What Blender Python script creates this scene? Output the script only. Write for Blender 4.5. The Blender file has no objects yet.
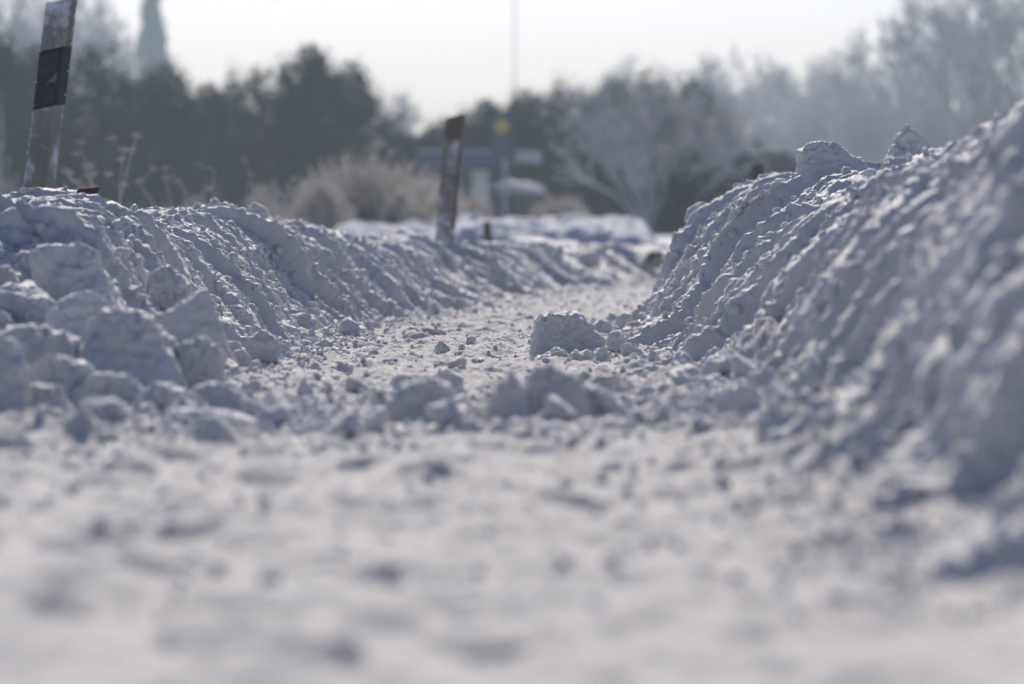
import bpy, bmesh, math, random
import numpy as np
from mathutils import Vector, Matrix

rng = np.random.default_rng(7)
random.seed(7)
R = math.radians
scene = bpy.context.scene
COL = scene.collection

F = 3840.0      # focal length in pixels of the 1024 px frame (135 mm on 36 mm)
HC = 0.30       # camera height
HY = 240.0      # horizon row


def P(px, py, Y):
    """world point seen at photo position px, py at distance Y (used to take measurements)"""
    return ((px - 512) / F * Y, Y, HC + (HY - py) / F * Y)


# ------------------------------------------------------------------ noise
_perm = rng.permutation(4096).astype(np.int64)
_perm = np.concatenate([_perm, _perm])
_g3 = rng.normal(size=(4096, 3))
_g3 /= np.linalg.norm(_g3, axis=1)[:, None]
_rv = rng.random((4096, 3))


def _h(ix, iy, iz):
    return _perm[(_perm[(_perm[ix & 4095] + iy) & 4095] + iz) & 4095]


def perlin(x, y, z=0.0):
    x, y, z = np.broadcast_arrays(np.asarray(x, float), np.asarray(y, float), np.asarray(z, float))
    xi, yi, zi = np.floor(x).astype(np.int64), np.floor(y).astype(np.int64), np.floor(z).astype(np.int64)
    fx, fy, fz = x - xi, y - yi, z - zi
    u, v, w = (f * f * f * (f * (f * 6 - 15) + 10) for f in (fx, fy, fz))
    out = 0
    for dx in (0, 1):
        for dy in (0, 1):
            for dz in (0, 1):
                g = _g3[_h(xi + dx, yi + dy, zi + dz)]
                d = g[..., 0] * (fx - dx) + g[..., 1] * (fy - dy) + g[..., 2] * (fz - dz)
                out = out + d * (u if dx else 1 - u) * (v if dy else 1 - v) * (w if dz else 1 - w)
    return out * 1.5


def fbm(x, y, z=0.0, o=3, g=0.5):
    s, a = 0, 1.0
    for k in range(o):
        s = s + a * perlin(x * 2 ** k + 17.3 * k, y * 2 ** k - 9.1 * k, z * 2 ** k + 3.7 * k)
        a *= g
    return s


def worley(x, y, seed=0):
    """distance to nearest and second nearest cell point, and a random value of that cell (2D)"""
    x, y = np.broadcast_arrays(np.asarray(x, float), np.asarray(y, float))
    xi, yi = np.floor(x).astype(np.int64), np.floor(y).astype(np.int64)
    f1 = np.full(x.shape, 9.0)
    f2 = np.full(x.shape, 9.0)
    idv = np.zeros(x.shape)
    for dx in (-1, 0, 1):
        for dy in (-1, 0, 1):
            r = _rv[_h(xi + dx, yi + dy, seed)]
            d = np.hypot(xi + dx + r[..., 0] - x, yi + dy + r[..., 1] - y)
            near = d < f1
            f2 = np.where(near, f1, np.minimum(f2, d))
            idv = np.where(near, r[..., 2], idv)
            f1 = np.where(near, d, f1)
    return f1, f2, idv


def sstep(a, b, x):
    t = np.clip((np.asarray(x, float) - a) / (b - a), 0, 1)
    return t * t * (3 - 2 * t)


def lumps(x, y, seed, dens=0.5, r=0.5):
    """round hemispherical knobs scattered on the cells, 0..1"""
    f1, f2, iv = worley(x, y, seed)
    rr = r * (0.45 + 0.55 * (iv / dens))
    k = np.clip(1 - (f1 / rr) ** 2, 0, 1)
    return np.sqrt(k) * rr * (iv < dens)


# ------------------------------------------------------------------ mesh helpers
def tag(o, label=None, cat=None, group=None, kind=None):
    if label:
        o["label"] = label
    if cat:
        o["category"] = cat
    if group:
        o["group"] = group
    if kind:
        o["kind"] = kind
    return o


def link(o, parent=None):
    COL.objects.link(o)
    if parent is not None:
        o.parent = parent
    return o


def empty(name, loc, label, cat, group=None, rot=(0, 0, 0)):
    o = bpy.data.objects.new(name, None)
    o.location = loc
    o.rotation_euler = rot
    o.empty_display_size = 0.1
    link(o)
    return tag(o, label, cat, group)


def mesh_np(name, verts, faces, mat, parent=None, smooth=True, attrs=None):
    """verts (n,3), faces (m,k) with one k"""
    verts = np.asarray(verts, np.float32)
    faces = np.asarray(faces, np.int32)
    me = bpy.data.meshes.new(name)
    m, k = faces.shape
    me.vertices.add(len(verts))
    me.vertices.foreach_set("co", verts.ravel())
    me.loops.add(m * k)
    me.loops.foreach_set("vertex_index", faces.ravel())
    me.polygons.add(m)
    me.polygons.foreach_set("loop_start", np.arange(0, m * k, k, dtype=np.int32))
    me.polygons.foreach_set("use_smooth", np.full(m, smooth, dtype=bool))
    me.update(calc_edges=True)
    if attrs:
        for an, av in attrs.items():
            a = me.attributes.new(an, "FLOAT", "POINT")
            a.data.foreach_set("value", np.asarray(av, np.float32).ravel())
    if mat:
        me.materials.append(mat)
    o = bpy.data.objects.new(name, me)
    return link(o, parent)


def grid_faces(nr, nc):
    i = np.arange(nr - 1)[:, None] * nc + np.arange(nc - 1)[None, :]
    i = i.ravel()
    return np.stack([i, i + 1, i + nc + 1, i + nc], 1)


def bm_obj(name, bm, mat, parent=None, smooth=False):
    me = bpy.data.meshes.new(name)
    bmesh.ops.recalc_face_normals(bm, faces=bm.faces)
    bm.to_mesh(me)
    bm.free()
    for p in me.polygons:
        p.use_smooth = smooth
    if mat:
        me.materials.append(mat)
    return link(bpy.data.objects.new(name, me), parent)


def box_bm(bm, x0, x1, y0, y1, z0, z1, bev=0.0):
    r = bmesh.ops.create_cube(bm, size=1)
    vs = r["verts"]
    for v in vs:
        v.co = Vector(((x0 + x1) / 2 + v.co.x * (x1 - x0), (y0 + y1) / 2 + v.co.y * (y1 - y0),
                       (z0 + z1) / 2 + v.co.z * (z1 - z0)))
    if bev:
        es = list({e for v in vs for e in v.link_edges})
        bmesh.ops.bevel(bm, geom=es, offset=bev, segments=2, affect="EDGES")


def box(name, dims, mat, parent=None, bev=0.0, smooth=False):
    bm = bmesh.new()
    box_bm(bm, *dims, bev=bev)
    return bm_obj(name, bm, mat, parent, smooth)


def tubes(segs, sides=4):
    """segs: list of (p0, p1, r0, r1) -> verts, quads"""
    p0 = np.array([s[0] for s in segs], float)
    p1 = np.array([s[1] for s in segs], float)
    r0 = np.array([s[2] for s in segs], float)
    r1 = np.array([s[3] for s in segs], float)
    d = p1 - p0
    d /= np.linalg.norm(d, axis=1)[:, None] + 1e-9
    ref = np.where(np.abs(d[:, 2:3]) > 0.9, np.array([[1.0, 0, 0]]), np.array([[0, 0, 1.0]]))
    a = np.cross(d, ref)
    a /= np.linalg.norm(a, axis=1)[:, None] + 1e-9
    b = np.cross(d, a)
    ang = np.arange(sides) * 2 * math.pi / sides
    ca, sa = np.cos(ang), np.sin(ang)
    ring = a[:, None, :] * ca[None, :, None] + b[:, None, :] * sa[None, :, None]
    v0 = p0[:, None, :] + ring * r0[:, None, None]
    v1 = p1[:, None, :] + ring * r1[:, None, None]
    v = np.concatenate([v0, v1], 1).reshape(-1, 3)
    n = len(segs)
    k = np.arange(sides)
    f = np.stack([k, (k + 1) % sides, (k + 1) % sides + sides, k + sides], 1)
    f = (np.arange(n)[:, None, None] * 2 * sides + f[None]).reshape(-1, 4)
    return v, f


def copy_tree(o, parent=None):
    c = o.copy()
    link(c)
    if parent is not None:
        c.parent = parent
    for ch in list(o.children):
        copy_tree(ch, c)
    return c


# ------------------------------------------------------------------ materials
def new_mat(name):
    m = bpy.data.materials.new(name)
    m.use_nodes = True
    nt = m.node_tree
    b = nt.nodes["Principled BSDF"]
    return m, nt, b


def nd(nt, typ, **kw):
    n = nt.nodes.new(typ)
    for k, v in kw.items():
        if hasattr(n, k):
            setattr(n, k, v)
        else:
            n.inputs[k].default_value = v
    return n


def noise_mix(nt, scale, c0, c1, lo, hi, detail=4, vec=None, rough=0.6):
    n = nd(nt, "ShaderNodeTexNoise")
    n.inputs["Scale"].default_value = scale
    n.inputs["Detail"].default_value = detail
    n.inputs["Roughness"].default_value = rough
    if vec is not None:
        nt.links.new(vec, n.inputs["Vector"])
    mr = nd(nt, "ShaderNodeMapRange")
    mr.inputs["From Min"].default_value = lo
    mr.inputs["From Max"].default_value = hi
    nt.links.new(n.outputs["Fac"], mr.inputs["Value"])
    mx = nd(nt, "ShaderNodeMix", data_type="RGBA")
    nt.links.new(mr.outputs["Result"], mx.inputs[0])
    for c, i in ((c0, 6), (c1, 7)):
        if isinstance(c, tuple):
            mx.inputs[i].default_value = (*c, 1)
        else:
            nt.links.new(c, mx.inputs[i])
    return mx.outputs[2]


def snow_mat(name, dirt=0.0, spec=0.34, sss=0.15, grain=0.95, tint=(0.54, 0.55, 0.59)):
    m, nt, b = new_mat(name)
    geo = nd(nt, "ShaderNodeNewGeometry")
    pos = geo.outputs["Position"]
    clean = noise_mix(nt, 9, tint, (tint[0] * 0.9, tint[1] * 0.89, tint[2] * 0.87), 0.35, 0.7, vec=pos)
    at = nd(nt, "ShaderNodeAttribute", attribute_name="dirt")
    n = nd(nt, "ShaderNodeTexNoise")
    n.inputs["Scale"].default_value = 16
    n.inputs["Detail"].default_value = 8
    n.inputs["Roughness"].default_value = 0.7
    nt.links.new(pos, n.inputs["Vector"])
    ad = nd(nt, "ShaderNodeMath", operation="ADD")
    nt.links.new(at.outputs["Fac"], ad.inputs[0])
    ad.inputs[1].default_value = dirt
    ml = nd(nt, "ShaderNodeMath", operation="MULTIPLY_ADD")
    nt.links.new(n.outputs["Fac"], ml.inputs[0])
    ml.inputs[1].default_value = 3.4
    ml.inputs[2].default_value = -2.15
    s2 = nd(nt, "ShaderNodeMath", operation="ADD", use_clamp=True)
    nt.links.new(ad.outputs[0], s2.inputs[0])
    nt.links.new(ml.outputs[0], s2.inputs[1])
    mx = nd(nt, "ShaderNodeMix", data_type="RGBA")
    nt.links.new(s2.outputs[0], mx.inputs[0])
    nt.links.new(clean, mx.inputs[6])
    mx.inputs[7].default_value = (0.40, 0.34, 0.28, 1)
    nt.links.new(mx.outputs[2], b.inputs["Base Color"])
    b.inputs["Roughness"].default_value = 0.56 if spec > 0.05 else 0.9
    b.inputs["Specular IOR Level"].default_value = spec
    if spec > 0.05:
        b.inputs["Sheen Weight"].default_value = 1.0
        b.inputs["Sheen Roughness"].default_value = 0.3
        b.inputs["Sheen Tint"].default_value = (1.0, 0.97, 0.92, 1)
    b.inputs["Subsurface Weight"].default_value = sss
    b.inputs["Subsurface Radius"].default_value = (1.0, 1.1, 1.3)
    b.inputs["Subsurface Scale"].default_value = 0.006
    # granular surface
    n1 = nd(nt, "ShaderNodeTexNoise")
    n1.inputs["Scale"].default_value = 110
    n1.inputs["Detail"].default_value = 5
    n1.inputs["Roughness"].default_value = 0.7
    nt.links.new(pos, n1.inputs["Vector"])
    n2 = nd(nt, "ShaderNodeTexVoronoi")
    n2.inputs["Scale"].default_value = 300
    nt.links.new(pos, n2.inputs["Vector"])
    a2 = nd(nt, "ShaderNodeMath", operation="MULTIPLY_ADD")
    nt.links.new(n2.outputs["Distance"], a2.inputs[0])
    a2.inputs[1].default_value = -0.35
    nt.links.new(n1.outputs["Fac"], a2.inputs[2])
    bp = nd(nt, "ShaderNodeBump")
    bp.inputs["Strength"].default_value = grain
    bp.inputs["Distance"].default_value = 0.004
    nt.links.new(a2.outputs[0], bp.inputs["Height"])
    nt.links.new(bp.outputs["Normal"], b.inputs["Normal"])
    return m


def plain_mat(name, c0, c1, scale=8, rough=0.7, lo=0.35, hi=0.65, metal=0.0, bump=0.0, obj_coord=True):
    m, nt, b = new_mat(name)
    tc = nd(nt, "ShaderNodeTexCoord")
    col = noise_mix(nt, scale, c0, c1, lo, hi, vec=tc.outputs["Object"])
    nt.links.new(col, b.inputs["Base Color"])
    b.inputs["Roughness"].default_value = rough
    b.inputs["Metallic"].default_value = metal
    if bump:
        n1 = nd(nt, "ShaderNodeTexNoise")
        n1.inputs["Scale"].default_value = scale * 6
        n1.inputs["Detail"].default_value = 5
        nt.links.new(tc.outputs["Object"], n1.inputs["Vector"])
        bp = nd(nt, "ShaderNodeBump")
        bp.inputs["Strength"].default_value = bump
        bp.inputs["Distance"].default_value = 0.003
        nt.links.new(n1.outputs["Fac"], bp.inputs["Height"])
        nt.links.new(bp.outputs["Normal"], b.inputs["Normal"])
    return m


M_BANK = snow_mat("bank_snow")
M_PATH = snow_mat("path_snow", dirt=0.0, spec=0.045, tint=(0.57, 0.56, 0.545))
M_CHUNK = snow_mat("chunk_snow", tint=(0.54, 0.55, 0.595))
M_DIRTY = snow_mat("dirty_snow", dirt=0.55)
M_FIELD = snow_mat("field_snow", spec=0.04, sss=0.0, grain=0.2)
M_CLOD = snow_mat("dark_clod", dirt=1.2, sss=0.0)
M_CLOD.node_tree.nodes["Mix.001"].inputs[7].default_value = (0.07, 0.06, 0.05, 1)


# ------------------------------------------------------------------ ground
YL = [2, 5.6, 6.2, 7, 8, 10.5, 12, 14.4, 16, 17.7, 20, 23, 26, 30, 36, 46]
XLv = [-0.9, -0.62, -0.47, -0.55, -0.60, -0.60, -0.54, -0.42, -0.29, -0.13, 0.13, 0.52, 0.95, 1.6, 2.8, 5.2]
YR = [-1, 3.2, 4.0, 4.8, 5.6, 7.2, 9.2, 11, 12.3, 13.5, 15, 18, 22, 28, 36, 46]
XRv = [0.52, 0.50, 0.475, 0.49, 0.50, 0.48, 0.455, 0.41, 0.395, 0.50, 0.85, 1.42, 2.2, 3.5, 5.4, 8.0]


def smooth_interp(xs, ys):
    xs, ys = np.array(xs, float), np.array(ys, float)
    m = np.gradient(ys, xs)

    def f(x):
        x = np.clip(np.asarray(x, float), xs[0], xs[-1])
        i = np.clip(np.searchsorted(xs, x) - 1, 0, len(xs) - 2)
        h = xs[i + 1] - xs[i]
        t = (x - xs[i]) / h
        return ((1 + 2 * t) * (1 - t) ** 2 * ys[i] + t * (1 - t) ** 2 * h * m[i]
                + t * t * (3 - 2 * t) * ys[i + 1] + t * t * (t - 1) * h * m[i + 1])
    return f


XL, XR = smooth_interp(YL, XLv), smooth_interp(YR, XRv)


def terrain(X, Y):
    far = 0.42 * sstep(42, 95, np.hypot(X, Y))
    return far + 0.0 * X


def ground_z(X, Y):
    X, Y = np.asarray(X, float), np.asarray(Y, float)
    z = terrain(X, Y)
    z = z + 0.012 * fbm(X / 0.35, Y / 0.5, 1.0, 3)
    z = z + 0.0120 * perlin(X / 0.085, Y / 0.10, 4.0) + 0.018 * perlin(X / 0.19, Y / 0.2, 14.0)
    z = z + 0.0055 * fbm(X / 0.034, Y / 0.036, 5.0, 4, 0.62) * (0.7 + 0.3 * sstep(5, 6, Y))
    z = z + 0.030 * lumps(X / 0.12, Y / 0.11, 5, 0.30, 0.46)
    z = z + 0.011 * lumps(X / 0.045, Y / 0.05, 7, 0.3, 0.5)
    z = z + 0.006 * lumps(X / 0.02, Y / 0.02, 9, 0.4, 0.5)
    # broken debris gathered beside the two toes and in the cross row near 6 m
    dl = X - XL(Y)
    dr = XR(Y) - X
    toe = np.exp(-np.clip(dl, 0, 9) / 0.12) + np.exp(-np.clip(dr, 0, 9) / 0.16)
    row = np.exp(-((Y - 6.35) / 0.42) ** 2) * sstep(-0.9, -0.4, X) + 0.55 * sstep(0.1, 0.42, X) * sstep(10.5, 8, Y) * sstep(3, 6, Y)
    z = z + toe * 0.012 + (toe + 0.25 * row) * 0.035 * lumps(X / 0.09, Y / 0.10, 11, 0.6, 0.5)
    ramp = np.exp(-np.clip(dr, 0, 9) / 0.11) * sstep(3.9, 4.9, Y) * sstep(9.5, 7.5, Y)
    z = z + ramp * (0.06 + 0.10 * lumps(X / 0.10, Y / 0.13, 13, 0.7, 0.5) + 0.02 * fbm(X / 0.08, Y / 0.1, 19, 2))
    z = z + (toe + 0.5 * row) * 0.010 * fbm(X / 0.06, Y / 0.06, 9, 2)
    return z


def build_path():
    rows = np.concatenate([np.arange(-0.6, 2.2, 0.04), np.arange(2.2, 6, 0.011), np.arange(6, 15, 0.0085),
                           np.arange(15, 26, 0.02), np.arange(26, 47, 0.06)])
    u = np.linspace(-1, 1, 640)
    Y, U = np.meshgrid(rows, u, indexing="ij")
    W = 1.3 + 0.2 * np.clip(Y, 0, 99)
    cx = np.interp(Y, [0, 12, 20, 30, 47], [0, 0, 0.8, 2.4, 5.5])
    X = cx + W * (0.30 * U + 0.70 * U ** 3)
    Z = ground_z(X, Y)
    edge = np.maximum(sstep(0.94, 1, np.abs(U)), sstep(45, 47, Y))
    Z = Z - 0.10 * edge
    dirt = 0.30 * sstep(12, 24, Y) + 0.15 * fbm(X / 0.6, Y / 0.8, 3, 2) - 0.05
    dirt += 0.25 * np.exp(-((X - XR(Y) + 0.2) / 0.12) ** 2) * sstep(4.5, 6.5, Y) * sstep(9, 7, Y) * 0.5
    o = mesh_np("path", np.stack([X, Y, Z], -1).reshape(-1, 3), grid_faces(*X.shape), M_PATH, attrs={"dirt": dirt})
    tag(o, kind="structure")


build_path()


def build_ground():
    r = np.concatenate([[0.0], np.geomspace(6, 640, 190)])
    a = np.linspace(0, 2 * math.pi, 361)
    Rr, A = np.meshgrid(r, a, indexing="ij")
    X, Y = Rr * np.sin(A), Rr * np.cos(A)
    Z = terrain(X, Y) - 0.09 * sstep(60, 40, Rr) - 0.02
    Z = Z + 0.05 * fbm(X / 6, Y / 6, 2, 3) * sstep(50, 80, Rr)
    o = mesh_np("ground", np.stack([X, Y, Z], -1).reshape(-1, 3), grid_faces(*X.shape), M_FIELD)
    tag(o, kind="structure")


build_ground()

# ------------------------------------------------------------------ banks
BANKS = {}


def bank(name, label, side, ys, toe_f, H_f, prof, nt, off_scale=1.0, amp=1.0, dirt_f=None, seed=0, group=None, mat=None, taper=None, A1=0.10, gentle=0.0):
    """prof: list of (offset from toe outwards, height fraction).  side -1 left, +1 right."""
    prof = np.array(prof, float)
    seg = np.hypot(np.diff(prof[:, 0]), np.diff(prof[:, 1]) * 0.45)
    L = np.concatenate([[0], np.cumsum(seg)])
    # finer towards the path side
    t = np.linspace(0, 1, nt) ** 1.15
    lt = t * L[-1]
    off = np.interp(lt, L, prof[:, 0])
    hf = np.interp(lt, L, prof[:, 1])
    k = max(3, nt // 26) | 1
    ker = np.hanning(k + 2)[1:-1]
    ker /= ker.sum()
    off = np.convolve(np.pad(off, k // 2, "edge"), ker, "valid")
    hf = np.convolve(np.pad(hf, k // 2, "edge"), ker, "valid")
    S, T = np.meshgrid(ys, lt, indexing="ij")
    OFF = np.broadcast_to(off, S.shape) * off_scale
    HF = np.broadcast_to(hf, S.shape)
    H = H_f(S)
    dX = np.gradient(toe_f(ys), ys)
    tn = np.stack([np.ones_like(dX), -dX], 1)
    tn /= np.linalg.norm(tn, axis=1)[:, None]          # path normal (x, y)
    # displaced height of crest along the bank
    Hn = H * (1 + 0.10 * perlin(S / 0.35, seed, 0) + 0.07 * perlin(S / 0.11, seed + 5, 0))
    OFF = OFF * (1 + gentle * sstep(14, 20, S))
    X = toe_f(S) + side * OFF * tn[:, :1]
    Y = S + side * OFF * tn[:, 1:]
    Z = HF * Hn - 0.02
    base = np.stack([X, Y, Z], -1)
    # normals of the undisplaced sheet
    du = np.gradient(base, axis=0)
    dv = np.gradient(base, axis=1)
    N = np.cross(dv, du) * side
    N /= np.linalg.norm(N, axis=-1)[..., None] + 1e-9
    # shingled fins: steep towards the near end, falling away behind, wandering down the face
    def saw(per, wob, sd, blunt=0.10):
        ph = (S + 0.25 * T * perlin(S / 1.7, seed, 8 + sd)) / per
        ph = ph + wob * perlin(S / (per * 1.7), T / (per * 3.0), sd + seed) + 0.2 * wob * perlin(S / (per * 0.5), T / (per * 0.9), sd + seed + 9)
        i = np.floor(ph).astype(np.int64)
        f = ph - i
        a0 = 0.25 + 0.75 * _rv[_h(i, np.full_like(i, int(sd)), int(seed)), 0]
        a0 = a0 * (0.75 + 0.6 * perlin(S / (per * 2), T / (per * 2.2), sd + 31 + seed))
        g_ = np.where(f < blunt, f / blunt, (1 - f) / (1 - blunt))
        g_ = np.where(f < blunt, np.sin(np.clip(g_, 0, 1) * math.pi / 2) ** 1.3, 1 - (1 - g_) ** 1.6)
        return a0 * g_
    d = 0.050 * perlin(S / 0.6, T / 0.45, seed + 3)
    near = 1 + 0.25 * sstep(7.5, 4.5, S)
    d += A1 * near * saw(0.27, 0.75, 1)
    broad = 0.35 + 0.65 * sstep(-0.35, 0.25, perlin(S / 0.75, T / 0.5, seed + 70))
    if side > 0:
        d += 0.045 * np.exp(-((S - 4.25 - 0.3 * T) / 0.38) ** 2) * sstep(0.0, 0.12, T) + 0.05 * np.exp(-((S - 5.4) / 0.3) ** 2)
    wx = 0.012 * perlin(S / 0.03, T / 0.03, seed + 50)
    wy = 0.012 * perlin(S / 0.03, T / 0.03, seed + 51)
    for cs, ca, kk in ((0.15, 0.014, 61), (0.062, 0.010, 62), (0.026, 0.0055, 63)):
        q1, q2, qi = worley((S + wx) / cs, (T + wy) / (cs * 0.9), kk + int(seed))
        d += ca * (qi - 0.5) * sstep(0.0, 0.22, q2 - q1)
        d -= 0.25 * ca * (1 - sstep(0, 0.16, q2 - q1))
    d += 0.046 * broad * saw(0.11, 0.8, 2, 0.13)
    d += 0.013 * broad * saw(0.045, 0.8, 3, 0.22)
    msk = sstep(-0.15, 0.25, perlin(S / 0.4, T / 0.25, seed + 40))
    d += (0.002 + 0.026 * msk) * lumps(S / 0.10, T / 0.085, 23 + int(seed), 0.40, 0.5)
    d += (0.002 + 0.012 * msk) * lumps(S / 0.038, T / 0.034, 25 + int(seed), 0.5, 0.5)
    d += 0.006 * lumps(S / 0.014, T / 0.014, 27 + int(seed), 0.5, 0.5)
    d += 0.008 * np.abs(perlin(S / 0.03, T / 0.035, seed + 41)) + 0.003 * fbm(S / 0.016, T / 0.016, seed, 2)
    d -= 0.035
    fade = sstep(0, 0.06, T) * sstep(0, 0.12, L[-1] - T)
    relw = 0.35 + 0.65 * sstep(0.02, 0.14, H)
    if taper is not None:
        relw = relw * taper(S)
    d = d + 0.030 * sstep(8.6, 8.0, S) * (side < 0) * (fbm(base[..., 0] / 0.09, base[..., 2] / 0.09, base[..., 1] / 0.09, 4, 0.6) + 1.2 * lumps(base[..., 0] / 0.10, base[..., 2] / 0.09, 71, 0.6, 0.5))
    V = base + N * (d * amp * (0.25 + 0.75 * fade) * relw)[..., None]
    dirt = dirt_f(S, T) if dirt_f else np.zeros_like(S)
    dirt = dirt + 0.14 * fbm(S / 0.35, T / 0.22, seed + 11, 2) - 0.02
    o = mesh_np(name, V.reshape(-1, 3), grid_faces(*S.shape), mat or M_BANK, attrs={"dirt": dirt})
    # normals must look outwards
    tag(o, label, "snow bank", group)
    BANKS[label] = (V, N, T / L[-1])
    return o


ysL = np.concatenate([np.arange(6.0, 16, 0.0062), np.arange(16, 24, 0.012), np.arange(24, 46, 0.04)])
HL = smooth_interp([6.0, 6.3, 6.7, 7.2, 7.7, 8.2, 9, 10, 12, 14, 15, 16, 18, 20, 23, 26, 30, 46],
                   [0.0, 0.01, 0.03, 0.07, 0.17, 0.33, 0.40, 0.385, 0.375, 0.37, 0.335, 0.30, 0.285, 0.27, 0.26, 0.25, 0.22, 0.19])
profL = [(-0.10, -0.12), (0.0, 0.04), (0.06, 0.16), (0.17, 0.45), (0.27, 0.80), (0.38, 0.97), (0.50, 1.0), (0.70, 0.90),
         (0.95, 0.50), (1.35, 0.2), (1.8, -0.15)]
bank("snow_bank", "long ploughed snow bank with fluted face along the left of the path", -1, ysL, XL, HL, profL, 330,
     dirt_f=lambda S, T: 0.50 * sstep(13, 20, S) + 0.07, seed=3, gentle=0.35)

ysR = np.concatenate([np.arange(-0.8, 2.5, 0.05), np.arange(2.5, 6.5, 0.010), np.arange(6.5, 14.5, 0.0062),
                      np.arange(14.5, 20, 0.02), np.arange(20, 46, 0.06)])
HR = smooth_interp([-1, 3, 4.5, 6, 7, 8.5, 9.7, 11, 12.5, 13.5, 15, 18, 46],
                   [0.38, 0.41, 0.46, 0.54, 0.50, 0.465, 0.43, 0.43, 0.47, 0.43, 0.34, 0.27, 0.22])
profR = [(-0.14, -0.12), (-0.02, 0.03), (0.05, 0.14), (0.10, 0.34), (0.16, 0.56), (0.24, 0.74), (0.35, 0.91), (0.45, 1.0),
         (0.62, 1.0), (0.95, 0.6), (1.4, 0.2), (1.9, -0.15)]
bank("snow_bank", "high steep snow bank rising close on the right of the path", 1, ysR, XR, HR, profR, 340,
     amp=1.1, A1=0.11, dirt_f=lambda S, T: 0.12 * sstep(8, 5, S) - 0.03, seed=14)

# far bank across the bend
ysF = np.arange(-3.2, 9.0, 0.02)
zero = lambda y: np.asarray(y, float) * 0 + 0.0


def far_bank(name, label, y0, x0, x1, H, seed, depth=1.0, group=None):
    xs = np.arange(x0, x1, 0.022)
    prof = np.array([(-0.2, -0.1), (0.0, 0.05), (0.5, 0.55), (0.8, 0.8), (1.2, 0.93), (2.2, 1.0), (3.6, 1.03), (5.0, 0.7), (6.5, -0.1)])
    t = np.linspace(0, 1, 170) ** 1.2
    off = np.interp(t * 6.7 - 0.2, prof[:, 0], prof[:, 0]) * depth
    hf = np.interp(t * 6.7 - 0.2, prof[:, 0], prof[:, 1])
    Xg, Tg = np.meshgrid(xs, np.arange(len(t)), indexing="ij")
    OFF, HF = off[Tg], hf[Tg]
    e = np.minimum(sstep(x0, x0 + 0.5, Xg), sstep(x1, x1 - 0.35, Xg))
    Hh = H * (1 + 0.10 * perlin(Xg / 0.9, seed, OFF / 2))
    Z = HF * Hh * e - 0.03
    Yg = y0 + OFF + 0.3 * perlin(Xg / 1.2, seed, 3)
    rel = 0.12 * fbm(Xg / 0.45, OFF / 0.6, seed, 3) + 0.16 * lumps(Xg / 0.3, OFF / 0.35, 31, 0.5, 0.5) + 0.07 * lumps(Xg / 0.12, OFF / 0.15, 33, 0.5, 0.5)
    Z = Z + rel * np.clip(HF, 0, 1) * 0.6 * e
    Yg = Yg - rel * 0.6 * (HF < 0.9)
    o = mesh_np(name, np.stack([Xg, Yg, Z], -1).reshape(-1, 3), grid_faces(*Xg.shape)[:, ::-1], M_FIELD,
                attrs={"dirt": np.full(Xg.size, -0.05)})
    tag(o, label, "snow bank", group)


far_bank("snow_bank", "broad sunlit snow bank beyond the bend ending abruptly on its right", 40, -1.0, 1.78, 0.52, 51)
far_bank("snow_bank", "low bluish far snow bank behind the leaning middle post", 47, -2.6, 0.4, 0.50, 61)


# ------------------------------------------------------------------ snow chunks
def ico(n):
    bm = bmesh.new()
    bmesh.ops.create_icosphere(bm, subdivisions=n, radius=1)
    v = np.array([x.co[:] for x in bm.verts])
    f = np.array([[q.index for q in p.verts] for p in bm.faces])
    bm.free()
    return v, f


ICO = {n: ico(n) for n in (2, 3, 4, 5, 6)}


def chunk_verts(planes, level, seed, rough, pw=11):
    """planes: list of (normal, distance)"""
    v, f = ICO[level]
    Nn = np.array([p[0] for p in planes], float)
    Nn /= np.linalg.norm(Nn, axis=1)[:, None]
    D = np.array([p[1] for p in planes], float)
    q = np.clip(v @ Nn.T, 0, None) / D[None]
    r = (q ** pw).sum(1) ** (-1 / pw)
    r = np.minimum(r, np.median(r) * 2.4)
    p = v * r[:, None]
    s = np.median(r)
    n = v
    d = rough * s * 1.2 * (0.5 * fbm(p[:, 0] / (s * 0.8) + seed * 3.1, p[:, 1] / (s * 0.8), p[:, 2] / (s * 0.8), 3, 0.55))
    k = perlin(p[:, 0] / (s * 0.3) + seed, p[:, 1] / (s * 0.3), p[:, 2] / (s * 0.3))
    d += rough * s * 0.45 * (0.3 - np.abs(k))
    d += 0.006 * perlin(p[:, 0] / 0.016 + seed, p[:, 1] / 0.016, p[:, 2] / 0.016) * min(1, s / 0.04)
    d += 0.0025 * perlin(p[:, 0] / 0.006 + seed, p[:, 1] / 0.006, p[:, 2] / 0.006) * min(1, s / 0.04)
    return p + n * d[:, None], f


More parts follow.
